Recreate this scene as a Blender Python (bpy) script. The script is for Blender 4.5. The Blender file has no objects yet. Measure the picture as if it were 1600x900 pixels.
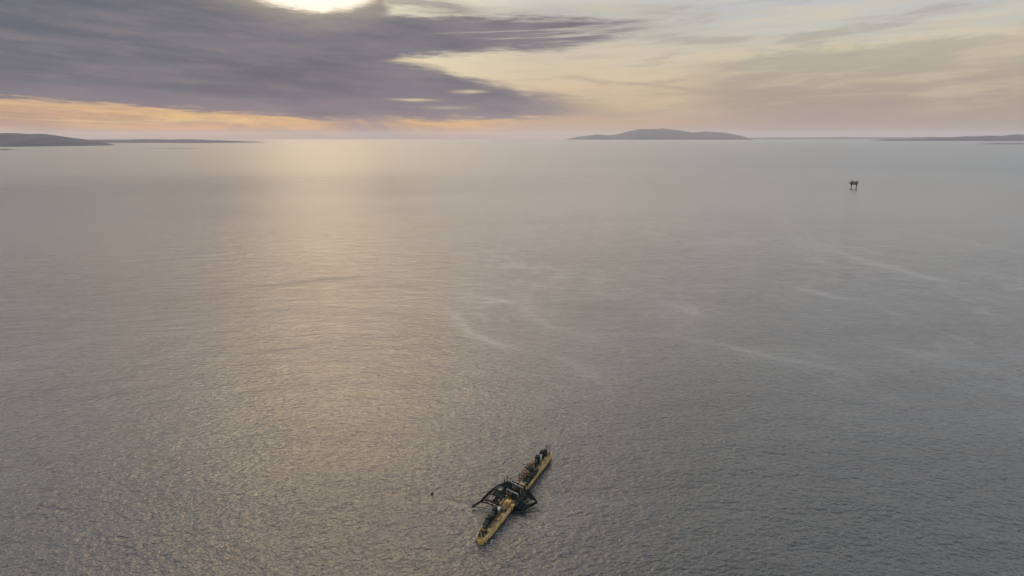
import bpy, bmesh, math, random
import numpy as np
from mathutils import Vector, Matrix
R = math.radians
rnd = random.Random(7)
sc = bpy.context.scene
C = sc.collection
H = 139.0
# ------------------------------------------------------------------ camera
cam = bpy.data.cameras.new('camera'); cam.sensor_width = 36; cam.lens = 24.0
cam.clip_start = 0.5; cam.clip_end = 300000
co = bpy.data.objects.new('camera', cam); C.objects.link(co)
co.location = (0, 0, H); co.rotation_euler = (R(90-12.45), 0, 0)
sc.camera = co
# ------------------------------------------------------------------ sun behind the cloud
SUN_AZ, SUN_EL = -15.1, 15.0          # degrees from +Y (negative = left)
sun = bpy.data.lights.new('sun', 'SUN'); sun.energy = 0.022; sun.angle = R(12); sun.color = (1.0, 0.72, 0.40)
so = bpy.data.objects.new('sun', sun); C.objects.link(so)
sd = Vector((math.sin(R(SUN_AZ))*math.cos(R(SUN_EL)), math.cos(R(SUN_AZ))*math.cos(R(SUN_EL)), math.sin(R(SUN_EL))))
so.rotation_euler = sd.to_track_quat('Z', 'Y').to_euler()
# ------------------------------------------------------------------ colour management
sc.view_settings.view_transform = 'Standard'; sc.view_settings.look = 'None'
sc.view_settings.exposure = 0.04; sc.view_settings.gamma = 1.0; sc.view_settings.use_curve_mapping = False

# ------------------------------------------------------------------ node helpers
def lin(c):
    return tuple(((v/255)/12.92 if v/255 <= 0.04045 else ((v/255+0.055)/1.055)**2.4) for v in c)
class E:                                  # tiny expression wrapper over node sockets
    nt = None
    def __init__(s, k): s.k = k
    def __add__(a, b): return M('ADD', a, b)
    def __radd__(a, b): return M('ADD', b, a)
    def __sub__(a, b): return M('SUBTRACT', a, b)
    def __rsub__(a, b): return M('SUBTRACT', b, a)
    def __mul__(a, b): return M('MULTIPLY', a, b)
    def __rmul__(a, b): return M('MULTIPLY', b, a)
    def __truediv__(a, b): return M('DIVIDE', a, b)
    def __neg__(a): return M('MULTIPLY', a, -1.0)
def put(sock, v):
    if isinstance(v, E): E.nt.links.new(v.k, sock)
    elif isinstance(v, bpy.types.NodeSocket): E.nt.links.new(v, sock)
    else: sock.default_value = v
def M(op, a, b=None, c=None, clamp=False):
    n = E.nt.nodes.new('ShaderNodeMath'); n.operation = op; n.use_clamp = clamp
    put(n.inputs[0], a)
    if b is not None: put(n.inputs[1], b)
    if c is not None: put(n.inputs[2], c)
    return E(n.outputs[0])
def clamp(a): return M('ADD', a, 0.0, clamp=True)
def ss(x, lo, hi, a=0.0, b=1.0):          # smoothstep
    n = E.nt.nodes.new('ShaderNodeMapRange'); n.interpolation_type = 'SMOOTHSTEP'
    put(n.inputs[0], x); put(n.inputs[1], lo); put(n.inputs[2], hi); put(n.inputs[3], a); put(n.inputs[4], b)
    return E(n.outputs[0])
def lrp(x, lo, hi, a=0.0, b=1.0):
    n = E.nt.nodes.new('ShaderNodeMapRange'); n.clamp = True
    put(n.inputs[0], x); put(n.inputs[1], lo); put(n.inputs[2], hi); put(n.inputs[3], a); put(n.inputs[4], b)
    return E(n.outputs[0])
def vec(x, y, z):
    n = E.nt.nodes.new('ShaderNodeCombineXYZ'); put(n.inputs[0], x); put(n.inputs[1], y); put(n.inputs[2], z)
    return E(n.outputs[0])
def noise(v, scale=1.0, detail=4.0, rough=0.5, dist=0.0):
    n = E.nt.nodes.new('ShaderNodeTexNoise'); n.noise_dimensions = '3D'
    put(n.inputs['Vector'], v); n.inputs['Scale'].default_value = scale
    n.inputs['Detail'].default_value = detail; n.inputs['Roughness'].default_value = rough
    n.inputs['Distortion'].default_value = dist
    return E(n.outputs['Fac'])
def mix(f, a, b):
    n = E.nt.nodes.new('ShaderNodeMix'); n.data_type = 'RGBA'
    put(n.inputs[0], f)
    for s, v in ((n.inputs[6], a), (n.inputs[7], b)):
        put(s, v if isinstance(v, E) else (*v, 1.0))
    return E(n.outputs[2])
def ramp(x, pts):                         # pts: (pos 0..1, linear colour)
    n = E.nt.nodes.new('ShaderNodeValToRGB'); put(n.inputs[0], x); el = n.color_ramp.elements
    while len(el) < len(pts): el.new(0.5)
    for e, (p, c) in zip(el, pts): e.position = p; e.color = (*c, 1)
    return E(n.outputs[0])
def curve(x, pts, lo, hi, vlo=0.0, vhi=1.0):   # piecewise curve through (x, value) points
    t = lrp(x, lo, hi)
    n = E.nt.nodes.new('ShaderNodeFloatCurve'); put(n.inputs['Value'], t)
    cv = n.mapping.curves[0]
    P = [((px-lo)/(hi-lo), (v-vlo)/(vhi-vlo)) for px, v in pts]
    while len(cv.points) < len(P): cv.points.new(0.5, 0.5)
    for q, (a, b) in zip(cv.points, P): q.location = (a, b)
    n.mapping.update()
    return E(n.outputs[0])*(vhi-vlo)+vlo

# ------------------------------------------------------------------ sky (azimuth / elevation in degrees)
w = bpy.data.worlds.new('World'); sc.world = w; w.use_nodes = True
nt = w.node_tree; nt.nodes.clear(); E.nt = nt
tc = nt.nodes.new('ShaderNodeTexCoord'); sx = nt.nodes.new('ShaderNodeSeparateXYZ')
nt.links.new(tc.outputs['Generated'], sx.inputs[0])
X, Y, Z = (E(sx.outputs[i]) for i in range(3))
A = M('ARCTAN2', X, Y)*57.29578
EL = M('ARCSINE', Z)*57.29578
def ae(x, y):                              # where a feature of the sky stands, from its bearing on the photograph
    u = (x-800)/1067; v = (450-y)/1067; p = R(12.45)
    d = Vector((u, math.cos(p)+v*math.sin(p), -math.sin(p)+v*math.cos(p))).normalized()
    return math.degrees(math.atan2(d.x, d.y)), math.degrees(math.asin(d.z))
def line(px, warped, lo=-180, hi=180, fade=None):
    P = sorted(ae(*q) for q in px)
    P = [(-60, P[0][1])]+P+[(60, P[-1][1])]
    return curve(warped, P, -60, 60, -6, 34)
# streaky warp of the cloud layout
n1 = noise(vec(A*0.10, EL*0.55, 3.0), 1.0, 5, 0.62)-0.5
n2 = noise(vec(A*0.32, EL*1.9, 11.0), 1.0, 5, 0.6)-0.5
n3 = noise(vec(A*0.9, EL*6.0+A*0.35, 31.0), 1.0, 4, 0.6)-0.5
EW = EL + n1*1.0 + n2*0.75 + n3*0.22
AW = A + n1*7 + n2*3
# open sky between the clouds: sun side and right-hand side
el01 = lrp(EL, 0.0, 12.0)
left = ramp(el01, [(0.0, lin((196,140,98))), (0.05, lin((222,162,98))), (0.11, lin((236,186,108))), (0.2, lin((214,176,136))),
                   (0.36, lin((224,205,168))), (0.6, lin((226,214,184))), (1.0, lin((216,210,194)))])
right = ramp(el01, [(0.0, lin((164,146,134))), (0.1, lin((174,154,138))), (0.25, lin((188,164,144))), (0.42, lin((201,183,160))),
                    (0.62, lin((196,193,182))), (0.8, lin((188,191,193))), (1.0, lin((182,187,196)))])
mid = ramp(el01, [(0.0, lin((186,158,138))), (0.1, lin((196,164,138))), (0.2, lin((196,172,142))), (0.33, lin((212,190,158))),
                  (0.5, lin((208,195,172))), (0.7, lin((192,188,178))), (1.0, lin((184,184,182)))])
k = ss(A+n1*6, -7, 3); col = mix(k, left, mid)
col = mix(ss(A+n1*6, 7, 24), col, right)
# glow round the veiled sun
ax = A-SUN_AZ; ez = EL-12.5
g = M('EXPONENT', -(ax*ax*(1/70.0)+ez*ez*(1/50.0)))
col = mix(clamp(g*0.5), col, lin((244,232,205)))
# nishita above, joined to the hazy lower sky
sk = nt.nodes.new('ShaderNodeTexSky'); sk.sky_type = 'NISHITA'; sk.sun_disc = False
sk.sun_elevation = R(SUN_EL); sk.sun_rotation = R(SUN_AZ) % (2*math.pi); sk.air_density = 1.2; sk.dust_density = 3.0
nm = nt.nodes.new('ShaderNodeVectorMath'); nm.operation = 'SCALE'; nt.links.new(sk.outputs[0], nm.inputs[0]); nm.inputs[3].default_value = 0.10
nsk = E(nm.outputs[0])
# unseen upper dome: bright stratus added to light the sea and turbine
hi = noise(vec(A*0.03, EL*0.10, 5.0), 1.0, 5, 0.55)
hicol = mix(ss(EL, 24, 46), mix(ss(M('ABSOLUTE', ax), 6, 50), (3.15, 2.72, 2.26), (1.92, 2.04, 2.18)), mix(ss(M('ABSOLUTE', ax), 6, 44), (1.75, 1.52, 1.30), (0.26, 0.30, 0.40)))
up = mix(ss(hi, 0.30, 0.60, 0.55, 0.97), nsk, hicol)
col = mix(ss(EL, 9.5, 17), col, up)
path_glow = M('EXPONENT', -(ax*ax*(1/15.0)))*ss(EL, 13, 34)*ss(EL, 80, 52)  # tall glow added out of view to draw the glitter path
# thin wisps on the right
wn = noise(vec(A*0.16, EL*1.3+A*0.10, 21.0), 1.0, 6, 0.6)
wisp = ss(wn, 0.47, 0.66)*ss(EL, 1.0, 4.0)*ss(EL, 16, 9)*ss(A, -6, 6)
col = mix(wisp*0.35, col, lin((206,192,168)))
wn2 = noise(vec(A*0.11, EL*1.6-A*0.06, 47.0), 1.0, 6, 0.62)
wisp2 = ss(wn2, 0.50, 0.68)*ss(EL, 0.6, 2.5)*ss(A, -12, 2)
col = mix(wisp2*0.25, col, lin((164,150,140)))
# grey-beige bank on the right, its upper edge rising to the right
top_r = line([(1080,98),(1180,84),(1320,74),(1450,62),(1600,48)], A)
bank = ss(EW-top_r, 0.35, -0.25)*ss(A, 12, 19)*ss(EL, 0.5, 3.5, 0.35, 1.0)
bcol = ramp(lrp(EL, 0, 8), [(0, lin((156,143,135))), (0.35, lin((166,151,138))), (0.65, lin((178,168,150))), (1, lin((186,178,160)))])
col = mix(clamp(bank*(0.65+0.6*(n2+0.5))), col, bcol)
rim = M('EXPONENT', -((EW-top_r)*(EW-top_r)*7.0))*ss(A, 13, 20)
col = mix(rim*ss(noise(vec(A*0.3, EL*1.2, 71.0), 1.0, 4, 0.6), 0.35, 0.6)*0.65, col, lin((214,202,174)))
bb = noise(vec(A*0.11, EL*0.75-A*0.05, 83.0), 1.0, 6, 0.58)
col = mix(ss(bb, 0.50, 0.66)*ss(A, 4, 14)*ss(EL, 1.0, 3.0)*0.38, col, lin((216,200,170)))
col = mix(ss(bb, 0.48, 0.34)*ss(A, 4, 14)*ss(EL, 0.6, 2.0)*0.42, col, lin((150,142,138)))
# thin dark bars in the cream sky below the fingers
for (pts, wd, st) in (([(880,122),(960,128),(1040,133),(1120,142),(1180,140)], 0.16, 0.42),
                      ([(1000,150),(1100,146),(1180,150),(1260,152)], 0.14, 0.35),
                      ([(820,172),(940,178),(1060,176)], 0.25, 0.25),
                      ([(1250,152),(1400,148),(1600,146)], 0.16, -0.3)):
    yl = line(pts, A); a0, a1 = ae(*pts[0])[0], ae(*pts[-1])[0]
    d = (EW-yl)*(1/wd)
    m = M('EXPONENT', -(d*d))*ss(A, a0-2, a0+2)*ss(A, a1+2, a1-2)
    col = mix(m*abs(st), col, lin((166,150,136)) if st > 0 else lin((196,178,156)))
# main dark cloud
low = line([(-60,150),(0,154),(100,160),(200,166),(300,174),(400,181),(500,186),(650,188),(800,186),(900,181),(1000,176)], A)
upb = line([(590,60),(608,90),(640,99),(700,113),(760,130),(850,149),(930,162),(1000,176)], AW*0.35+A*0.65)
a610 = ae(610, 90)[0]
n4 = noise(vec(A*0.28, EL*4.2+A*0.2, 91.0), 1.0, 5, 0.65)-0.5
E2 = EL + n2*0.8 + n3*0.45 + n1*0.3 + n4*1.0
isr = ss(A+n2*1.5, a610-0.7, a610+0.7)
upm = 1.0-isr*(1.0-ss(E2-upb, 0.60, -0.40))
lowm = ss(E2+n4*0.5-low, -0.30, 0.36)
endm = ss(A+n2*6+n1*4, ae(990,175)[0], ae(800,170)[0])
body = upm*lowm*endm
# fingers reaching right
ft = line([(500,22),(590,24),(700,27),(820,27),(940,30),(1040,38)], A)
fb = line([(600,95),(640,90),(720,85),(800,80),(900,74),(960,60),(1040,42)], A)
E3 = EL + n2*0.8 + n3*0.6 + n4*0.6 + (noise(vec(A*0.12, EL*2.6-A*0.12, 77.0), 1.0, 4, 0.6)-0.5)*1.1
fing = ss(E3-ft, 0.45, -0.30)*ss(E3-fb, -0.30, 0.45)*ss(A+n2*8, ae(1110,50)[0], ae(900,50)[0])*isr
# everything above the frame on the left belongs to the same cloud, with an opening where the sun breaks through
oa, oe = ae(488, -18)
da = (AW*0.15+A*0.85-oa)*(1/4.7); de = (EL+n2*1.1+n3*0.6-oe)*(1/1.6)
opn = ss(da*da+de*de, 1.45, 0.60)
left_m = ss(A+n1*5, ae(800,20)[0], ae(590,20)[0])
upper_lim = ss(EL+n1*4, 19, 12)
b2 = body*(1-isr)*upper_lim + body*isr
strk = noise(vec(A*0.10, EL*2.4-A*0.10, 61.0), 1.0, 5, 0.6)
fing = fing*(1.0-ss(strk, 0.50, 0.66)*ss(A, ae(640,60)[0], ae(850,60)[0])*0.75)
dk = clamp(b2 + fing)
fn = line([(600,-2),(640,2),(700,10),(760,22)], A)
d4 = (E3-fn)*(1/0.55)
dk = M('MAXIMUM', dk, M('EXPONENT', -(d4*d4))*ss(A, ae(570,0)[0], ae(610,0)[0])*ss(A, ae(790,0)[0], ae(690,0)[0])*0.75)
above = ss(E2-line([(560,24),(600,22),(700,26)], A), -0.05, 0.30)*ss(A, ae(560,20)[0], ae(600,20)[0])
dk = dk*(1-above*isr*0.0)*(1-opn)
tone = noise(vec(A*0.085, EL*0.70+A*0.05, 9.0), 1.0, 6, 0.60)
ccol = ramp(lrp(EL+n1*1.2, 0.8, 10.5), [(0, lin((140,116,124))), (0.10, lin((124,108,122))), (0.30, lin((102,99,114))), (0.55, lin((110,107,121))),
                          (0.8, lin((103,102,115))), (1, lin((120,116,118)))])
ccol = mix(ss(A, -16, -34, 0, 0.75)*ss(EL, 1.5, 5), ccol, lin((86,93,108)))
ccol = mix(ss(A, -14, 4, 0, 0.6), ccol, lin((136,127,132)))
ccol = mix(ss(tone, 0.42, 0.66)*0.42, ccol, lin((134,126,132)))
ccol = mix(ss(tone, 0.52, 0.30)*0.60, ccol, lin((84,86,102)))
tone2 = noise(vec(A*0.26+EL*0.3, EL*1.3, 19.0), 1.0, 6, 0.62)
ccol = mix(ss(tone2, 0.48, 0.66)*0.22, ccol, lin((146,134,134)))
# thin pale rim where the sun lights the cloud edges
col = mix(clamp(M('EXPONENT', -((E2-upb)*(E2-upb)*5.0))*isr*ss(A, a610+1.5, a610+3)*ss(A, 2, -6))*0.35, col, lin((232,216,176)))
col = mix(clamp(dk*0.97), col, ccol)
# orange wash and rain curtains under the cloud
lw = ss(E2-low, 0.0, -0.5)*ss(A, 4, -8)
un = noise(vec(A*0.22+EL*0.35, EL*1.2, 15.0), 1.0, 4, 0.6)
pinkl = ss(A+n1*4, -26, -35)
col = mix(lw*pinkl*0.6, col, lin((176,138,122)))
col = mix(lw*ss(un, 0.40, 0.62)*0.6, col, lin((166,130,118)))
lay = noise(vec(A*0.09, EL*5.0+A*0.10, 33.0), 1.0, 4, 0.6)
col = mix(lw*ss(lay, 0.52, 0.68)*0.5, col, lin((240,204,138)))
col = mix(lw*ss(EL, 0.75, 0.1)*0.25, col, lin((150,122,120)))
ra = (A-ae(600,200)[0]+EL*1.1)*(1/3.1)
rain = M('EXPONENT', -(ra*ra))*ss(E2-low, 0.6, 0.0)*ss(noise(vec(A*1.1+EL*1.4, EL*0.15, 2.0), 1.0, 3, 0.6), 0.3, 0.6, 0.55, 1.0)
col = mix(clamp(rain*0.85), col, lin((140,120,124)))
# the break in the cloud
for (gx, gy, gw, gh, st) in ((648, 156, 1.5, 0.10, .8), (735, 143, 1.2, 0.13, .8), (640, 95, 1.6, 0.16, .7), (700, 168, 2.0, 0.12, .3), (330, 188, 3.0, .10, .5)):
    ga, ge_ = ae(gx, gy); p1 = (A+n3*1.5-ga)*(1/gw); p2 = (EL+n4*0.35-ge_)*(1/gh)
    col = mix(M('EXPONENT', -(p1*p1+p2*p2))*st, col, lin((222,204,164)))
dbr = (da*da+de*de)
glow = M('EXPONENT', -(dbr*0.55))
mulv = nt.nodes.new('ShaderNodeVectorMath'); mulv.operation = 'SCALE'
col = mix(clamp(M('EXPONENT', -(dbr*dbr*0.16))*0.38), col, lin((216,200,170)))
br = mix(ss(dbr, 1.35, 0.55), lin((205,190,158)), (1.15, 1.06, 0.88))
col = mix(opn*ss(dbr, 1.45, 0.95), col, br)
# bright column added above the frame, throwing the sun path on the water
col = mix(clamp(path_glow), col, (14.0, 9.6, 4.9))
# below the horizon
col = mix(ss(EL, 0.0, -1.2), col, lin((120,114,110)))
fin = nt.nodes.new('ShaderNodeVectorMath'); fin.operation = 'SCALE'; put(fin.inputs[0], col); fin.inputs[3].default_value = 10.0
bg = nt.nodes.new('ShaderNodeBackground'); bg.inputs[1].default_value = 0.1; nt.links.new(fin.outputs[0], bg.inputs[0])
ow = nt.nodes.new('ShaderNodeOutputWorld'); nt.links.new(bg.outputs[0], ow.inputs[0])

# ------------------------------------------------------------------ object helpers
def tag(o, label=None, cat=None, group=None, kind=None):
    for k_, v in (('label', label), ('category', cat), ('group', group), ('kind', kind)):
        if v: o[k_] = v
    return o
def empty(name, loc, rz=0.0):
    o = bpy.data.objects.new(name, None); C.objects.link(o); o.location = loc; o.rotation_euler = (0, 0, rz); o.empty_display_size = 1
    return o
class MB:
    def __init__(s): s.bm = bmesh.new()
    def box(s, c, d, rz=0.0, taper=1.0, bev=0.0, rx=0.0, ry=0.0):
        m = Matrix.Translation(c) @ Matrix.Rotation(rz, 4, 'Z') @ Matrix.Rotation(rx, 4, 'X') @ Matrix.Rotation(ry, 4, 'Y')
        r = bmesh.ops.create_cube(s.bm, size=1.0)
        for v in r['verts']:
            t = taper if v.co.z > 0 else 1.0
            v.co = Vector((v.co.x*d[0]*t, v.co.y*d[1]*t, v.co.z*d[2]))
        if bev:
            es = list({e for v in r['verts'] for e in v.link_edges})
            q = bmesh.ops.bevel(s.bm, geom=es, offset=bev, segments=2, affect='EDGES')
            vs = {v for f in q['faces'] for v in f.verts} | {v for v in r['verts'] if v.is_valid}
        else: vs = set(r['verts'])
        for v in vs: v.co = m @ v.co
        return s
    def tube(s, a, b, r0, r1=None, n=10):
        a, b = Vector(a), Vector(b); d = b-a
        r = bmesh.ops.create_cone(s.bm, cap_ends=True, segments=n, radius1=r0, radius2=r0 if r1 is None else r1, depth=d.length)
        m = Matrix.Translation((a+b)/2) @ d.to_track_quat('Z', 'Y').to_matrix().to_4x4()
        for v in r['verts']: v.co = m @ v.co
        return s
    def bar(s, a, b, w_, h_):              # rectangular beam
        a, b = Vector(a), Vector(b); d = b-a
        r = bmesh.ops.create_cube(s.bm, size=1.0)
        m = Matrix.Translation((a+b)/2) @ d.to_track_quat('Y', 'Z').to_matrix().to_4x4()
        for v in r['verts']: v.co = m @ Vector((v.co.x*w_, v.co.y*d.length, v.co.z*h_))
        return s
    def ball(s, c, r, sz=(1, 1, 1)):
        q = bmesh.ops.create_icosphere(s.bm, subdivisions=2, radius=r)
        for v in q['verts']: v.co = Vector((v.co.x*sz[0], v.co.y*sz[1], v.co.z*sz[2]))+Vector(c)
        return s
    def loft(s, rings, cap=True):
        rr = [[s.bm.verts.new(p) for p in ring] for ring in rings]; n = len(rr[0])
        for a, b in zip(rr[:-1], rr[1:]):
            for i in range(n): s.bm.faces.new((a[i], a[(i+1) % n], b[(i+1) % n], b[i]))
        if cap: s.bm.faces.new(rr[0][::-1]); s.bm.faces.new(rr[-1])
        return s
    def build(s, name, mat, parent=None, smooth=False):
        bmesh.ops.recalc_face_normals(s.bm, faces=s.bm.faces)
        me = bpy.data.meshes.new(name); s.bm.to_mesh(me); s.bm.free(); me.materials.append(mat)
        if smooth: me.shade_smooth()
        o = bpy.data.objects.new(name, me); C.objects.link(o); o.parent = parent
        return o
def material(name, c, rough=0.6, metal=0.0, var=0.3, scale=0.7, dirt=None):
    m = bpy.data.materials.new(name); m.use_nodes = True; E.nt = m.node_tree
    b = m.node_tree.nodes['Principled BSDF']; t = m.node_tree.nodes.new('ShaderNodeTexCoord')
    n = noise(t.outputs['Object'], scale, 6, 0.65)
    d = dirt or tuple(v*(1-var) for v in c)
    f = ss(n, 0.42, 0.66)
    put(b.inputs['Base Color'], mix(f, c, d)); put(b.inputs['Roughness'], ss(n, 0.3, 0.7, rough-0.1, rough+0.12))
    b.inputs['Metallic'].default_value = metal; b.inputs['Specular IOR Level'].default_value = 0.12 if max(c) < 0.04 else 0.4
    return m

# ------------------------------------------------------------------ the sea: one sheet out to the horizon
def seg_dist(P, a, b):
    a = np.array(a, float); b = np.array(b, float); d = b-a; L = d@d
    t = np.clip(((P-a)@d)/L, 0, 1); q = a+t[:, None]*d
    return np.hypot(*(P-q).T), t
def gp(x, y):                               # the spot on the sea under a bearing of the photograph
    u = (x-800)/1067; v = (450-y)/1067; p = R(12.45)
    d = np.array([u, math.cos(p)+v*math.sin(p), -math.sin(p)+v*math.cos(p)]); return (d*H/-d[2])[:2]
STREAKS = [  # smooth tidal slicks: (points, width m, strength)
    ([(1165,318),(1190,325),(1225,345),(1258,362),(1262,378),(1300,392),(1340,404),(1400,420),(1480,441),(1510,450)], 7, 1.0),
    ([(1380,350),(1410,360),(1450,366),(1500,376),(1560,388),(1620,398)], 9, 0.55),
    ([(1230,447),(1270,455),(1310,466),(1350,468)], 5, 0.7),
    ([(700,475),(715,500),(735,520),(780,538),(810,545)], 6, 0.8),
    ([(710,455),(760,465),(820,480),(860,510),(900,520),(960,540)], 7, 0.55),
    ([(960,520),(1050,525),(1130,538),(1180,552),(1250,566),(1330,580)], 5, 0.65),
    ([(820,545),(880,560),(930,590),(960,625)], 6, 0.4),
    ([(920,350),(980,349),(1060,344),(1130,350)], 12, 0.6),
    ([(1400,285),(1450,276),(1600,277)], 30, 0.5),
    ([(1530,330),(1560,322),(1600,318)], 22, 0.9), ([(1420,232),(1500,236),(1600,232)], 150, 0.6),
    ([(1060,385),(1120,378),(1190,380)], 12, 0.6), ([(700,398),(780,392),(860,388)], 10, 0.45),
    ([(330,450),(430,446),(520,436),(640,425)], 6, -0.9), ([(240,470),(330,462),(420,452)], 7, -0.6),
    ([(800,300),(860,290),(910,289)], 18, 0.4), ([(1000,470),(1060,478),(1110,500)], 7, 0.35),
    ([(838,784),(880,782),(930,784),(985,790)], 1.2, 1.0), ([(806,812),(850,806),(900,812)], 3.0, .6), ([(690,776),(715,783),(742,782)], 1.0, -1.2), ([(698,786),(722,790),(745,796)], 1.0, 1.1), ([(860,722),(866,740),(850,762)], 3.0, .7), ([(738,812),(752,800),(760,800)], 2.0, .7),
]
na_f = 520
th = np.concatenate([np.linspace(-46, 46, na_f, endpoint=False), np.linspace(46, 314, 90, endpoint=False)])
th = np.radians(th); nr = 620
rr_ = np.concatenate([[0.0], np.geomspace(30, 200, 110), np.arange(201, 300, 1.0), np.geomspace(302, 60000, 450)]); nr = len(rr_)-1
TT, RRr = np.meshgrid(th, rr_[1:], indexing='xy')
px_ = (RRr*np.sin(TT)).ravel(); py_ = (RRr*np.cos(TT)).ravel()
Pn = np.stack([px_, py_], 1)
slick = np.zeros(len(Pn))
# gentle meander so that the slicks are not ruled lines
mw = np.stack([np.sin(py_/37+px_/61)+0.6*np.sin(px_/19-py_/29), np.sin(px_/43-py_/71)+0.6*np.sin(px_/23+py_/17)], 1)
for pts, wd, st in STREAKS:
    G = [gp(*q) for q in pts]; n_ = len(G)-1; best = np.full(len(Pn), 1e9); tt = np.zeros(len(Pn))
    Q = Pn+mw*wd*0.22
    for i in range(n_):
        d_, t_ = seg_dist(Q, G[i], G[i+1]); m_ = d_ < best; best[m_] = d_[m_]; tt[m_] = (i+t_[m_])/n_
    fade = np.sin(np.clip(tt, 0.02, 0.98)*np.pi)**0.6
    slick += 0.75*st*fade*(np.exp(-(best/(.7*wd))**2)+0.35*np.exp(-(best/(2.4*wd))**2))
slick = np.clip(slick*0.5+0.5, 0, 1)        # 0.5 = plain water
verts = np.concatenate([[[0, 0, 0]], np.stack([px_, py_, 0*px_], 1)])
nt_ = len(th); i0 = 1+np.arange(nr-1)[:, None]*nt_+np.arange(nt_)[None]; j0 = 1+np.arange(nr-1)[:, None]*nt_+((np.arange(nt_)+1) % nt_)[None]
quads = np.stack([i0, j0, j0+nt_, i0+nt_], -1).reshape(-1, 4)[:, ::-1]
tris = np.stack([np.zeros(nt_, int), 1+(np.arange(nt_)+1) % nt_, 1+np.arange(nt_)], 1)[:, :]
me = bpy.data.meshes.new('water'); me.vertices.add(len(verts)); me.vertices.foreach_set('co', verts.ravel())
nl = quads.size+tris.size; me.loops.add(nl); me.loops.foreach_set('vertex_index', np.concatenate([quads.ravel(), tris.ravel()]).astype(np.int32))
npoly = len(quads)+len(tris); me.polygons.add(npoly)
ls = np.concatenate([np.arange(len(quads))*4, len(quads)*4+np.arange(len(tris))*3]); me.polygons.foreach_set('loop_start', ls.astype(np.int32))
me.update(calc_edges=True); me.validate()
if me.polygons[0].normal.z < 0: me.flip_normals()
at_ = me.attributes.new('slick', 'FLOAT', 'POINT'); at_.data.foreach_set('value', np.concatenate([[0.5], slick]).astype(np.float32))
sea = bpy.data.objects.new('water', me); C.objects.link(sea); tag(sea, 'rippled open sea reaching to the horizon', kind='structure')
m = bpy.data.materials.new('sea_water'); m.use_nodes = True; nt = m.node_tree; E.nt = nt
b = nt.nodes['Principled BSDF']
ge = nt.nodes.new('ShaderNodeNewGeometry'); sp = nt.nodes.new('ShaderNodeSeparateXYZ'); nt.links.new(ge.outputs['Position'], sp.inputs[0])
x, y = E(sp.outputs[0]), E(sp.outputs[1])
dist = M('SQRT', x*x+y*y)
an = nt.nodes.new('ShaderNodeAttribute'); an.attribute_name = 'slick'
sl = E(an.outputs['Fac'])
def rot(a, x=x, y=y): return (x*math.cos(a)+y*math.sin(a), y*math.cos(a)-x*math.sin(a))
def waves(ang, lx, ly, seed, detail=2, rough=0.5, dist_=0.0):
    u, v = rot(R(ang)); return noise(vec(u*(1/lx), v*(1/ly), seed), 1.0, detail, rough, dist_)
fine = ss(dist, 1500, 300)
h = waves(-14, 4.6, 2.9, 0.0, 2, 0.5, 0.25)*0.62 + waves(24, 2.9, 1.8, 5.0, 3, 0.55, 0.25)*0.58 + waves(-38, 1.6, 1.0, 9.0, 3, 0.6)*0.26
h = (h + waves(5, 30, 14, 13.0, 2, 0.5)*1.3)*ss(dist, 3200, 500)
# broad gust patches and patchy slicks
u1, v1 = rot(R(8))
gust = noise(vec(u1*(1/900.0), v1*(1/420.0), 2.0), 1.0, 5, 0.6)
gust2 = noise(vec(u1*(1/130.0), v1*(1/60.0), 8.0), 1.0, 4, 0.6, 0.6)
u2, v2 = rot(R(-4))
chop = noise(vec(u2*(1/17.0), v2*(1/13.0), 3.0), 1.0, 4, 0.7)
wx = noise(vec(x*(1/210.0), y*(1/330.0), 4.0), 1.0, 2, 0.5)-0.5
wy = noise(vec(x*(1/60.0), y*(1/90.0), 14.0), 1.0, 3, 0.5)-0.5
def filam(sx_, sy_, ang, seed, w_):
    u, v = rot(R(ang)); nn = noise(vec((u+wx*80+wy*22)*(1/sx_), v*(1/sy_), seed), 1.0, 3, 0.55)-0.5
    return M('EXPONENT', -(nn*nn*(1/(w_*w_))))
ms1 = ss(noise(vec(x*(1/230.0), y*(1/420.0), 24.0), 1.0, 3, 0.6), 0.44, 0.62)
ms2 = ss(noise(vec(x*(1/120.0), y*(1/200.0), 34.0), 1.0, 3, 0.6), 0.46, 0.64)
fl = (filam(150, 520, 12, 6.0, 0.013)*ms1*0.38 + filam(75, 260, -8, 16.0, 0.013)*ms2*0.40 + filam(190, 420, 22, 26.0, 0.012)*ms1*0.30 + filam(45, 200, 4, 36.0, 0.014)*ms2*0.28)*ss(x+y*0.22, -60, 120, 0.12, 1.0)*ss(dist, 300, 560)*0.48
pat = clamp(sl+fl+(gust-0.5)*0.75+(gust2-0.5)*0.45+(chop-0.5)*ss(dist, 250, 900, 0.0, 0.9))      # 1 = smooth slick, 0 = gusty
bst = lrp(pat, 0.10, 1.0, 1.35, 0.22)*ss(dist, 6000, 600, 0.55, 1.0)
bp = nt.nodes.new('ShaderNodeBump'); put(bp.inputs['Height'], h); put(bp.inputs['Strength'], bst); bp.inputs['Distance'].default_value = 1.12
nt.links.new(bp.outputs[0], b.inputs['Normal'])
rg = lrp(dist, 150, 3600, 0.11, 0.36)
put(b.inputs['Roughness'], rg*(1.0+(lrp(pat, 0.1, 1.0, 0.12, -0.40))*ss(dist, 1500, 900)))
wb = mix(pat, (0.042, 0.050, 0.056), (0.062, 0.068, 0.071))
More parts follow.
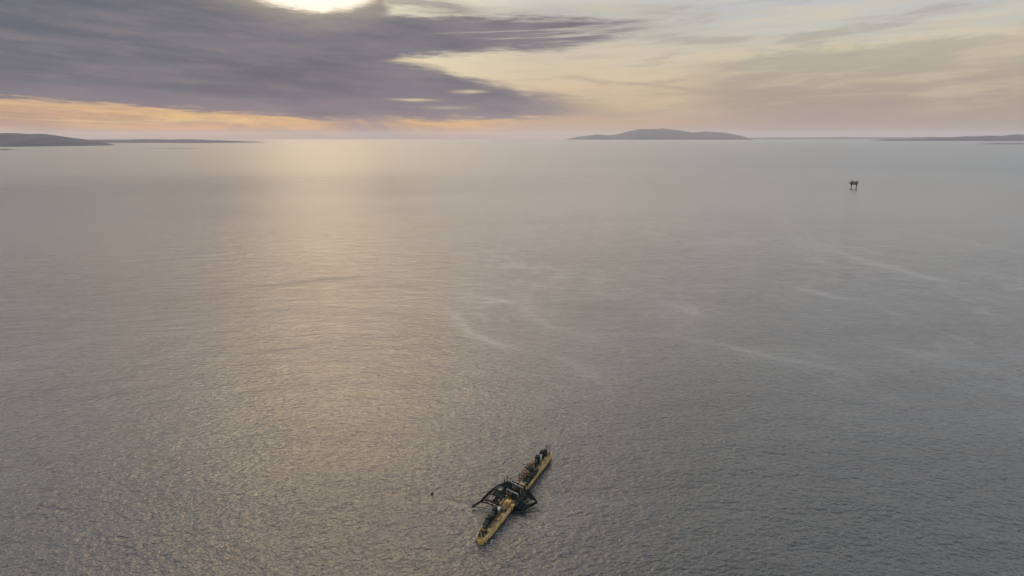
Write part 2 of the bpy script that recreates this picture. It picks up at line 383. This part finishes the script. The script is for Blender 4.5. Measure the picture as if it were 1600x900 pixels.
# broken foam where the current meets the hull
hx, hy = x-2.5, y-247.2; ha = math.atan2(28.2, 68.4)
hu = M('ABSOLUTE', hx*math.cos(ha)-hy*math.sin(ha)); hv = M('ABSOLUTE', hx*math.sin(ha)+hy*math.cos(ha))
ddx = M('MAXIMUM', hu-2.3, 0.0); ddy = M('MAXIMUM', hv-36.0, 0.0); hd = M('SQRT', ddx*ddx+ddy*ddy)
fo = ss(noise(vec(x*0.9, y*0.9, 41.0), 1.0, 5, 0.7), 0.50, 0.64)*ss(hd, 3.2, 0.2)*ss(noise(vec(x*0.12, y*0.12, 51.0), 1.0, 2, 0.5), 0.42, 0.58)
put(b.inputs['Base Color'], mix(fo*0.75, wb, (0.50, 0.53, 0.54)))
b.inputs['IOR'].default_value = 1.333
me.materials.append(m)

# ------------------------------------------------------------------ land and the dark sea strip on the horizon
def land_mat(name, c, d, sc_=0.002):
    return material(name, c, 0.95, 0, 0, sc_, d)
heath = land_mat('heath', (0.016, 0.030, 0.062), (0.042, 0.048, 0.066))
rock = land_mat('rock', (0.055, 0.052, 0.048), (0.035, 0.033, 0.03), 0.02)
def height_land(name, label, prof, y0, y1, dist_y, depth, mat, seed, kind='structure', rough_=0.09, nx=200, ny=26, cat=None):
    """island: prof = (bearing px, skyline px) list; stands at world y = dist_y and runs `depth` metres deep"""
    xs = []; hs = []
    for (bx, by) in prof:
        u = (bx-800)/1067; v = (450-by)/1067; p = R(12.45)
        fw = math.cos(p)+v*math.sin(p); up = -math.sin(p)+v*math.cos(p)
        xs.append(u/fw*(dist_y+depth*0.5)); hs.append(H+up/fw*(dist_y+depth*0.5))
    X_ = np.linspace(xs[0], xs[-1], nx); Hh = np.maximum(np.interp(X_, xs, hs), 0)
    Hs = Hh.copy()
    for _ in range(2): Hs[1:-1] = (Hs[:-2]+2*Hs[1:-1]+Hs[2:])/4
    rs = np.random.RandomState(seed)
    bm = bmesh.new(); grid = []
    ph = rs.rand(6)*6.28
    for j in range(ny):
        t = j/(ny-1); row = []
        for i in range(nx):
            a = i/(nx-1); end = min(1, 8*a, 8*(1-a))
            s_ = math.sin(math.pi*t)**0.8
            wob = 1+rough_*(math.sin(a*31+t*9+ph[0])+math.sin(a*57-t*15+ph[1])*0.6+math.sin(t*22+a*11+ph[2])*0.5)*(1-abs(2*t-1))
            z = Hs[i]*s_*(wob if abs(t-0.5) > 0.02 else 1)-2.0
            sh = depth*(0.12*math.sin(a*9+ph[3])+0.05*math.sin(a*27+ph[4]))*(1-t)
            row.append(bm.verts.new((X_[i], dist_y+depth*(0.5+(t-0.5)*max(0.05, end**0.5))+sh*end, z)))
        grid.append(row)
    for j in range(ny-1):
        for i in range(nx-1): bm.faces.new((grid[j][i], grid[j][i+1], grid[j+1][i+1], grid[j+1][i]))
    me = bpy.data.meshes.new(name); bm.to_mesh(me); bm.free(); me.materials.append(mat); me.shade_smooth()
    o = bpy.data.objects.new(name, me); C.objects.link(o); tag(o, label, kind=kind)
    return o
height_land('headland', 'dark blue headland sloping down to the sea at the left edge',
            [(-260,222),(-180,214),(-80,209),(0,208.5),(48,208.5),(70,211.5),(98,214),(112,218),(126,220),(142,224),(160,228)], 0, 0, 10600, 2600, heath, 1, rough_=0.04)
height_land('sea_shadow_strip', 'long low purple strip standing in for cloud-shadowed sea right of the headland',
            [(90,222),(120,219),(200,218.0),(300,218.0),(330,219.2),(370,220.5),(410,222)], 0, 0, 17500, 4000, heath, 2)  # raised strip in place of sea darkened by the cloud's shadow
height_land('hilly_island', 'hazy hilly island with a broad central summit on the horizon',
            [(885,217),(900,214),(912,212.5),(930,210),(945,211.5),(960,210.5),(975,207),(995,202.5),(1015,201),(1040,200.5),(1062,204),
             (1078,206.5),(1105,205.5),(1128,208),(1145,211),(1160,214),(1172,217)], 0, 0, 42000, 6000, heath, 3, rough_=0.04)
height_land('far_low_land', 'thin pale land line on the horizon right of the hilly island',
            [(1150,217.5),(1175,215.2),(1260,214.6),(1380,214.4),(1500,214),(1600,214.5),(1700,216)], 0, 0, 50000, 5000, heath, 4)
height_land('low_island', 'long low dark island on the right horizon',
            [(1360,220),(1380,218.0),(1420,216.8),(1480,214.5),(1560,211.5),(1620,210.5),(1720,210)], 0, 0, 27000, 2500, heath, 5)
height_land('skerry', 'thin dark skerry near the right edge below the low island',
            [(1500,227),(1515,225.4),(1560,223.6),(1600,223.8),(1660,226)], 0, 0, 14300, 300, rock, 6)
height_land('skerry', 'faint short skerry left of the larger skerry on the right',
            [(1436,228.5),(1450,227.2),(1480,227.4),(1490,228.8)], 0, 0, 11900, 200, rock, 7)
height_land('skerry', 'long thin dark skerry in front of the shadowed sea strip',
            [(190,233),(215,231.6),(270,231.0),(310,231.2),(332,232.4)], 0, 0, 8900, 150, rock, 8)
height_land('skerry', 'low dark rocks on the water at the left edge under the headland',
            [(-60,236),(-20,233),(5,232.6),(22,233.6),(36,236)], 0, 0, 7700, 200, rock, 9)

# ------------------------------------------------------------------ tidal turbine
yellow = material('hull_yellow', (0.40, 0.27, 0.065), 0.55, 0, 0, 0.6, (0.17, 0.10, 0.04))
deck_m = material('deck_paint', (0.17, 0.125, 0.055), 0.7, 0, 0, 0.8, (0.07, 0.052, 0.03))
rimy = material('rim_yellow', (0.42, 0.33, 0.17), 0.55, 0, 0, 0.6, (0.24, 0.165, 0.065))
anti = material('antifouling', (0.03, 0.028, 0.027), 0.6)
dark = material('dark_steel', (0.008, 0.013, 0.015), 0.75, 0.0, 0.4, 0.8)
green = material('dark_green_paint', (0.018, 0.036, 0.028), 0.7, 0, 0.4)
greym = material('grey_box_paint', (0.32, 0.35, 0.34), 0.6, 0, 0.35)
brown = material('rust_brown', (0.16, 0.085, 0.045), 0.7, 0, 0.5)
blade_m = material('blade_black', (0.018, 0.019, 0.022), 0.4)
galv = material('galvanised', (0.30, 0.30, 0.29), 0.5, 0.5)
black = material('rubber_black', (0.02, 0.02, 0.02), 0.8)
near = Vector((-11.6, 213.0, 0)); far = Vector((16.6, 281.4, 0)); mid_ = (near+far)/2
rz = -math.atan2(far.x-near.x, far.y-near.y)
T = empty('tidal_turbine', (mid_.x, mid_.y, 0), rz)
tag(T, 'long yellow floating tidal turbine barge with raised black lattice arms on calm sea', 'tidal turbine')
# hull sections, local y from -37 (near) to +37 (far)
def ring(yy, w, top, bot, n=24):
    r = []
    for i in range(n):
        a = 2*math.pi*i/n; cx, cz = math.cos(a), math.sin(a)
        e = 0.62
        xx = w*math.copysign(abs(cx)**e, cx); zz = math.copysign(abs(cz)**e, cz)
        zc = (top+bot)/2; r.append((xx, yy, zc+zz*(top-bot)/2))
    return r
secs = [(-37, .35, 1.9, .6), (-36.5, 1.0, 2.0, .0), (-35, 1.7, 2.05, -.9), (-32, 2.25, 2.05, -1.5), (-27, 2.45, 2.0, -1.8), (27, 2.45, 2.0, -1.8), (32, 2.3, 2.05, -1.5), (35, 1.8, 2.1, -.9), (36.5, 1.1, 2.1, .0), (37, .5, 2.0, .6)]
MB().loft([ring(*s_) for s_ in secs]).build('hull', yellow, T, True)
mb = MB()                                       # boot band at the waterline
mb.loft([[(p[0]*1.012, p[1]*1.0005, -0.35+1.15*(p[2] > 0.3)) for p in ring(y_, w_, 1, -1)] for y_, w_ in ((-35.6, 1.55), (-32, 2.30), (-27, 2.47), (27, 2.47), (32, 2.33), (35.4, 1.7))])
mb.build('waterline_band', anti, T)
def wid(yy):
    for (a, b_) in zip(secs[:-1], secs[1:]):
        if a[0] <= yy <= b_[0]: return a[1]+(b_[1]-a[1])*(yy-a[0])/(b_[0]-a[0])
    return .4
ys = np.linspace(-36.2, 36.2, 50)
bm_ = MB(); 
L_ = [(-(wid(v)-.22), v, 2.07) for v in ys]; R_ = [((wid(v)-.22), v, 2.07) for v in ys]
vs = [bm_.bm.verts.new(p) for p in L_+R_[::-1]]; n_ = len(ys)
for i in range(n_-1): bm_.bm.faces.new((vs[i], vs[i+1], vs[2*n_-2-i], vs[2*n_-1-i]))
q = bmesh.ops.extrude_face_region(bm_.bm, geom=bm_.bm.faces[:]); bmesh.ops.translate(bm_.bm, vec=(0, 0, .06), verts=[v for v in q['geom'] if isinstance(v, bmesh.types.BMVert)])
bm_.build('deck', deck_m, T)
for s_ in (-1, 1):
    mb = MB(); P_ = [(s_*(wid(v)-.1), v, 2.28) for v in ys]
    for a, b_ in zip(P_[:-1], P_[1:]): mb.bar(a, b_, .26, .5)
    mb.build('bulwark', rimy, T)
# guard rails in bays, one per side
for s_ in (-1, 1):
    for (a0, a1) in ((-33, -19), (18, 34)):
        mb = MB(); yy = np.arange(a0, a1+.1, 2.0)
        for v in yy: mb.tube((s_*(wid(v)-.25), v, 2.4), (s_*(wid(v)-.25), v, 3.5), .045, n=6)
        for z in (2.95, 3.5):
            for a, b_ in zip(yy[:-1], yy[1:]): mb.tube((s_*(wid(a)-.25), a, z), (s_*(wid(b_)-.25), b_, z), .04, n=6)
        mb.build('railing', rimy if s_ > 0 else galv, T)
def part(name, mat, fn, parent=T, smooth=False):
    mb = MB(); fn(mb); return mb.build(name, mat, parent, smooth)
# near end: mooring bollards, hatches, winch, dark cabinets on the left
for (bx, by) in ((-.7, -34.6), (.7, -34.6), (-1.0, 34.6), (.9, 34.4), (1.2, -16), (1.4, 18)):
    part('bollard', black, lambda q: (q.tube((bx, by, 2.1), (bx, by, 2.9), .26, .22, 12), q.tube((bx, by, 2.85), (bx, by, 3.0), .36, .36, 12), q.box((bx, by, 2.16), (.8, .8, .08))))
for (bx, by) in ((0.9, -30), (0.9, -22), (1.0, -19), (0.9, 21), (0.9, 26), (0.8, 30)):
    part('hatch', rimy, lambda q: (q.box((bx, by, 2.22), (1.2, 1.5, .2), bev=.05), q.tube((bx-.35, by, 2.34), (bx+.35, by, 2.34), .04, n=6)))
wn_ = part('winch', brown, lambda q: (q.tube((-.8, -32, 2.75), (.4, -32, 2.75), .45, n=16), q.tube((-.85, -32, 2.75), (-.75, -32, 2.75), .7, n=16), q.tube((.35, -32, 2.75), (.45, -32, 2.75), .7, n=16)))
for fx in (-1.0, .6): part('winch_frame', dark, lambda q: q.box((fx, -32, 2.55), (.15, 1.0, .9)), wn_)
def cabinet(x0, y0, z0, dx, dy, dz, mat, louv=True):
    o = part('equipment_cabinet', mat, lambda q: (q.box((x0, y0, z0+dz/2), (dx, dy, dz), bev=.05), q.box((x0, y0, z0+dz+.05), (dx+.14, dy+.14, .1))))
    if louv: part('louvre', galv if mat is not greym else dark, lambda q: (q.box((x0, y0-dy/2-.03, z0+dz*.55), (dx*.6, .05, dz*.45)), [q.box((x0, y0-dy/2-.07, z0+dz*(.37+.09*i)), (dx*.6, .05, .04)) for i in range(5)]), o)
    return o
for c_ in ((-1.1, -28.6, 2.1, 1.5, 2.2, 1.8, green), (-1.15, -25.8, 2.1, 1.5, 2.4, 2.7, dark), (-1.1, -23.0, 2.1, 1.5, 2.4, 2.0, green), (-1.2, -20.2, 2.1, 1.3, 2.2, 3.0, dark),
           (-1.2, -17.4, 2.1, 1.4, 2.2, 1.4, greym),
           (-.9, 15.0, 2.1, 1.9, 2.6, 2.6, green), (-1.1, 18.2, 2.1, 1.5, 2.4, 3.4, brown), (-1.0, 21.4, 2.1, 1.6, 2.6, 2.2, green), (-1.1, 24.8, 2.1, 1.5, 2.4, 3.3, dark),
           (-1.1, 27.6, 2.1, 1.4, 1.8, 2.2, greym), (-.9, 30.4, 2.1, 1.5, 2.4, 3.2, dark), (-.5, 33.2, 2.1, 1.3, 1.6, 2.4, dark)):
    cabinet(*c_)
def mast(x0, y0, hgt, mat, arms=2, r=.11):
    hgt *= .85
    o = part('mast', mat, lambda q: (q.tube((x0, y0, 2.1), (x0, y0, 2.1+hgt), r, r*.6, 8), q.box((x0, y0, 2.2), (.6, .6, .2)),
             [q.tube((x0-.7+.15*i, y0, 2.1+hgt*(.6+.3*i/max(1, arms))), (x0+.7-.15*i, y0, 2.1+hgt*(.6+.3*i/max(1, arms))), .05, n=6) for i in range(arms)]))
    part('navigation_light', rimy, lambda q: (q.tube((x0, y0, 2.1+hgt), (x0, y0, 2.5+hgt), .2, .2, 10), q.ball((x0, y0, 2.55+hgt), .2)), o)
for a in ((-.6, 35.4, 4.6, dark, 3, .2), (.9, 35.0, 5.4, dark, 1, .09), (-1.6, 29.0, 4.2, dark, 2), (-1.5, 23.2, 4.4, brown, 3), (-1.4, 19.8, 4.8, brown, 2), (-.2, 16.8, 5.2, brown, 2),
          (-1.8, 13.6, 4.9, brown, 1), (-1.7, -15.4, 3.8, dark, 1), (-1.3, -27.2, 3.6, dark, 2), (-.1, -33.6, 2.6, dark, 1)):
    mast(*a)
# handling frames (goalposts) across the deck on the far half
for yy, mt in ((6.2, dark), (8.6, brown), (10.6, brown), (12.8, dark), (15.6, brown)):
    part('gantry_frame', mt, lambda q: (q.bar((-2.1, yy, 2.1), (-2.1, yy, 6.0), .24, .24), q.bar((1.9, yy, 2.1), (1.9, yy, 4.0), .22, .22), q.bar((-2.2, yy, 5.9), (2.0, yy, 4.0), .26, .26), q.bar((-2.1, yy, 3.9), (-.7, yy, 5.3), .12, .12)))
for c_ in ((1.2, 6.6, 2.1, 1.8, 2.4, 1.8, green), (1.3, 9.6, 2.1, 1.7, 2.6, 2.3, dark), (1.3, 12.6, 2.1, 1.7, 2.4, 1.6, green), (1.4, 15.3, 2.1, 1.5, 2.2, 1.9, green), (-.9, 7.2, 2.1, 1.6, 2.2, 2.2, brown), (-1.0, 10.8, 2.1, 1.6, 2.4, 2.8, brown)):
    cabinet(*c_)
part('machinery_house', yellow, lambda q: (q.box((.1, -11.2, 2.8), (2.3, 3.0, 1.3), bev=.2), q.box((.1, -11.6, 3.6), (1.2, 1.2, .5), bev=.08)))
part('machinery_house', deck_m, lambda q: (q.box((.4, -15.4, 2.8), (1.9, 2.4, 1.2), bev=.15), q.box((.2, -15.2, 3.6), (1.2, 1.3, .4), bev=.05)))
part('machinery_house', rimy, lambda q: (q.box((.1, 3.2, 2.8), (2.2, 2.6, 1.4), bev=.15), q.tube((.1, 3.2, 3.4), (.1, 3.2, 4.3), .35)))
part('machinery_house', yellow, lambda q: (q.box((-1.3, -19.0, 2.6), (1.0, 3.2, 1.1), bev=.1), q.box((-1.3, -19.6, 3.3), (.7, .8, .5), bev=.05)))
for i, (yy, hh, mt) in enumerate(((-8.2, 2.4, dark), (-6.2, 3.2, galv), (-4.4, 2.6, dark), (-2.4, 3.6, dark), (-.6, 3.0, galv), (1.0, 2.6, dark))):
    part('cross_frame', mt, lambda q: (q.bar((-2.3, yy, 2.3), (-2.3, yy, 2.3+hh), .3, .3), q.bar((2.3, yy, 2.3), (2.3, yy, 1.9+hh*.7), .3, .3), q.bar((-2.4, yy, 2.3+hh), (2.4, yy, 1.9+hh*.7), .34, .34), q.bar((-.4, yy, 2.2), (-.4, yy, 2.2+hh*.8), .24, .24)))
part('power_unit', dark, lambda q: (q.box((.5, -4.2, 3.0), (1.8, 5.6, 1.7), bev=.1), q.box((.3, -2.6, 4.1), (1.1, 1.6, .6), bev=.05), q.tube((.2, -5.8, 3.8), (.2, -5.8, 4.9), .25)))
part('fender', black, lambda q: [q.box((-.6, yy, 2.45), (.7, .8, .5), bev=.08) for yy in (-17.6,)])
for i in range(5):
    part('pipe', brown, lambda q: q.tube((-1.0+.4*i, -23.6, 2.32), (-1.0+.4*i, -17.2, 2.32), .09, n=8))
part('ladder', galv, lambda q: [q.bar((2.52, 20+.0, .3), (2.52, 20.0, 2.3), .06, .06), q.bar((2.52, 20.5, .3), (2.52, 20.5, 2.3), .06, .06)]+[q.bar((2.52, 20, .5+.3*i), (2.52, 20.5, .5+.3*i), .04, .04) for i in range(6)])
for s_ in (-1, 1):
    for yy in (-12.5, -1.0):
        part('hinge_block', yellow if yy < -5 else dark, lambda q: (q.box((s_*2.4, yy, 2.2), (1.0, 1.6, 1.7), bev=.12), q.tube((s_*2.8, yy-1.0, 2.7), (s_*2.8, yy+1.0, 2.7), .4, n=14)))
# raised lattice arms: a decked space frame hinged along the hull and sloping to the rotor pod
def poly(P, t):
    t = max(0, min(.99999, t))*(len(P)-1); i = int(t); return Vector(P[i]).lerp(Vector(P[i+1]), t-i)
def arm(inner, outer, nu, nv, arch, depth, holes):
    G = {}
    for i in range(nu+1):
        for j in range(nv+1):
            u, v = i/nu, j/nv
            p = poly(inner, v).lerp(poly(outer, v), u); p.z += arch*math.sin(math.pi*u)
            G[i, j, 1] = p; G[i, j, 0] = Vector((p.x, p.y, max(.35, p.z-depth*(1-.55*u))))
    q = MB()
    for i in range(nu+1):
        for j in range(nv+1):
            e = i in (0, nu) or j in (0, nv)
            for k_ in ((0, 1) if e else (1,)):
                w_ = (.46 if k_ else .34) if e else .24
                if i < nu: q.bar(G[i, j, k_], G[i+1, j, k_], w_, w_)
                if j < nv: q.bar(G[i, j, k_], G[i, j+1, k_], w_, w_)
            if e: q.bar(G[i, j, 0], G[i, j, 1], .2, .2)
    o = q.build('lattice_arm', dark, T)
    for i in range(nu):
        for j in range(nv):
            if (i+j) % 2 and (i, j) not in holes: part('diagonal_brace', green, lambda q: (q.bar(G[i, j, 1], G[i+1, j+1, 0], .2, .2)), o)
            if (i, j) in holes: continue
            def fn(q):
                c = (G[i, j, 1], G[i+1, j, 1], G[i+1, j+1, 1], G[i, j+1, 1]); m_ = sum(c, Vector())/4
                k0 = .86 if (i*7+j*3) % 3 else .95
                c = [m_+(p-m_)*k0+Vector((0, 0, -.02)) for p in c]
                vs = [q.bm.verts.new(p+Vector((0, 0, dz))) for dz in (.07, -.07) for p in c]
                for f in ((0, 1, 2, 3), (7, 6, 5, 4), (0, 4, 5, 1), (1, 5, 6, 2), (2, 6, 7, 3), (3, 7, 4, 0)): q.bm.faces.new([vs[z] for z in f])
            part('grating_panel', dark if (i+2*j) % 4 else green, fn, o)
    for i in range(nu+1):                  # upstand posts on the frame
        for j in range(nv+1):
            if (i*5+j*3) % 5 == 0:
                g_ = G[i, j, 1]; part('post', dark, lambda q: (q.bar(g_, g_+Vector((0, .2, 1.1+.5*((i+j) % 3))), .2, .2), q.box(g_+Vector((0, .2, 1.1+.5*((i+j) % 3))), (.5, .4, .3))), o)
    return o
def pod(a, b_, r_):
    a, b_ = Vector(a), Vector(b_); d = (b_-a); L0 = d.length; q = d.to_track_quat('Z', 'Y')
    prof = ((0, .45), (.12, .85), (.4, 1.0), (.75, .8), (.95, .45), (1, .2))
    return part('nacelle', dark, lambda m_: m_.loft([[a+q @ Vector((r_*k_*math.cos(2*math.pi*i/16), r_*k_*math.sin(2*math.pi*i/16), t*L0)) for i in range(16)] for t, k_ in prof]), T, True)
def blade(hub, tip, root, parent):
    hub, tip = Vector(hub), Vector(tip); d = tip-hub; L0 = d.length; d.normalize()
    up_ = Vector((0, 0, 1)); side = d.cross(up_).normalized(); nrm = side.cross(d)
    rings = []
    for k_ in range(15):
        t = k_/14; ch = (.35+2.2*t) if t < .2 else root*(1-.68*((t-.2)/.8)**1.1); th_ = .30*(1-.75*t)+.06
        tw = R(35*(1-t)+8); cv = side*math.cos(tw)+nrm*math.sin(tw); tv = nrm*math.cos(tw)-side*math.sin(tw)
        c0 = hub+d*(L0*t)+up_*(.35*t*t)
        rings.append([c0+cv*(ch*math.cos(2*math.pi*i/12)*.6)+tv*(th_*math.sin(2*math.pi*i/12)*.55) for i in range(12)])
    part('blade', blade_m, lambda q: q.loft(rings), parent, True)
def hub_at(p, parent):
    p = Vector(p)
    part('hub', dark, lambda q: q.loft([[(p.x+r_*math.cos(2*math.pi*i/14), p.y+yy, p.z+r_*math.sin(2*math.pi*i/14)) for i in range(14)] for yy, r_ in ((-.9, .12), (-.5, .4), (0, .5), (.5, .42))]), parent, True)
arm([(-2.8, 1.0, 3.6), (-2.8, -14.2, 3.0)], [(-5.4, -1.2, 4.9), (-7.6, -4.8, 4.9), (-8.8, -9.2, 4.0), (-10.2, -12.9, 2.5)], 3, 4, .8, 1.8, {(1, 1), (2, 2), (1, 3), (2, 3)})
arm([(2.8, -1.2, 3.4), (2.8, -12.6, 2.6)], [(5.4, -1.9, 3.6), (9.5, -4.4, 1.7), (7.2, -8.4, 1.3), (5.2, -11.8, 1.1)], 3, 3, .5, 1.3, {(1, 1), (2, 1), (1, 2)})
nL = pod((-9.8, -12.6, 2.3), (-12.2, -15.6, 1.1), .45)
hub_at((-12.2, -15.8, 1.0), nL); blade((-12.2, -15.8, 1.0), (-4.6, -15.2, .8), .62, nL); blade((-12.2, -15.8, 1.0), (-14.6, -13.4, .9), .3, nL)
nR = pod((6.4, -8.8, 1.0), (6.3, -12.0, .9), .85)
hub_at((6.3, -12.4, .9), nR); blade((6.3, -12.4, .9), (13.6, -9.6, 1.1), .6, nR); blade((6.3, -12.4, .9), (2.9, -14.0, .8), .6, nR)
part('tie_bar', dark, lambda q: q.bar((-10.0, -12.9, 2.5), (-12.6, -15.6, 1.2), .3, .3))

# ------------------------------------------------------------------ buoy, platform
B_ = empty('buoy', (-31.9, 248.3, 0), R(20)); B_.scale = (.72, .72, .55); tag(B_, 'tiny dark mooring buoy floating alone left of the yellow turbine', 'buoy')
part('float', black, lambda q: q.loft([[(r_*math.cos(2*math.pi*i/18)+.25*z, r_*math.sin(2*math.pi*i/18), z) for i in range(18)] for z, r_ in ((-.5, .5), (-.2, .82), (.35, .85), (.7, .6), (.85, .2))]), B_, True)
part('topmark', dark, lambda q: (q.tube((.2, 0, .8), (.75, 0, 2.1), .12, .1, 8), q.box((.8, 0, 2.25), (.5, .5, .45), rz=.3, bev=.05)), B_)

P_ = empty('sea_platform', (955.3, 1924.1, 0), R(-26)); P_.scale = (.95, .95, .88); tag(P_, 'dark steel platform standing on legs in the open sea at right', 'platform')
pm = material('platform_steel', (0.03, 0.03, 0.032), 0.7, 0, 0.4, 0.1)
pm2 = material('platform_cladding', (0.17, 0.17, 0.17), 0.7, 0, 0.4, 0.1)
for (lx, ly) in ((-6.6, -4), (6.6, -4), (-6.6, 4), (6.6, 4)):
    l_ = part('leg', pm, lambda q: q.tube((lx, ly, -4), (lx, ly, 12.5), 1.15, 1.15, 14), P_)
    part('leg_collar', pm, lambda q: (q.tube((lx, ly, 10.6), (lx, ly, 16.0), 2.6, 2.9, 14)), l_)
part('deck_frame', pm, lambda q: (q.box((0, 0, 13.2), (20, 13, 1.2)), [q.bar((-6.6, yy, 11.6), (6.6, yy, 11.6), .5, .5) for yy in (-4, 4)]), P_)
hs_ = part('cabin', pm2, lambda q: (q.box((2.0, 0, 17.6), (16, 10, 7.2), bev=.2), q.box((6.0, 0, 21.8), (6, 8, 1.8), bev=.1), q.box((-2.5, 0, 21.6), (5, 6, 1.2), bev=.1)), P_)
for i in range(5): part('window', black, lambda q: q.box((-3+2.4*i, -5.05, 19), (1.2, .12, 1.1)), hs_)
part('side_module', pm2, lambda q: (q.box((-9.2, 0, 17.0), (6.5, 9, 5.6), bev=.15), q.box((-8, 0, 20.4), (4, 5, 1.4))), P_)
part('crane_boom', pm, lambda q: (q.tube((-5.5, 2, 20), (-5.5, 2, 25), .5), q.bar((-5.5, 2, 24.5), (-12.5, 1, 20.6), .5, .7)), P_)
part('mast', pm, lambda q: (q.tube((8.5, 0, 23), (8.5, 0, 28.5), .25), q.bar((7.5, 0, 27), (9.5, 0, 27), .15, .15)), P_)

# ------------------------------------------------------------------ air
hz = MB(); hz.box((0, 30000-1500, 0), (124000, 124000, 1)); 
for v in hz.bm.verts: v.co.z = -6.0 if v.co.z < 0 else 720.0
hm = bpy.data.materials.new('haze'); hm.use_nodes = True; hm.node_tree.nodes.clear()
pv = hm.node_tree.nodes.new('ShaderNodeVolumePrincipled'); pv.inputs['Color'].default_value = (0.94, 0.93, 1.0, 1); pv.inputs['Density'].default_value = 1.3e-5
pv.inputs['Anisotropy'].default_value = 0.3
oo = hm.node_tree.nodes.new('ShaderNodeOutputMaterial'); hm.node_tree.links.new(pv.outputs[0], oo.inputs['Volume'])
ho = hz.build('haze', hm); tag(ho, 'thin sea haze over the water', kind='stuff')
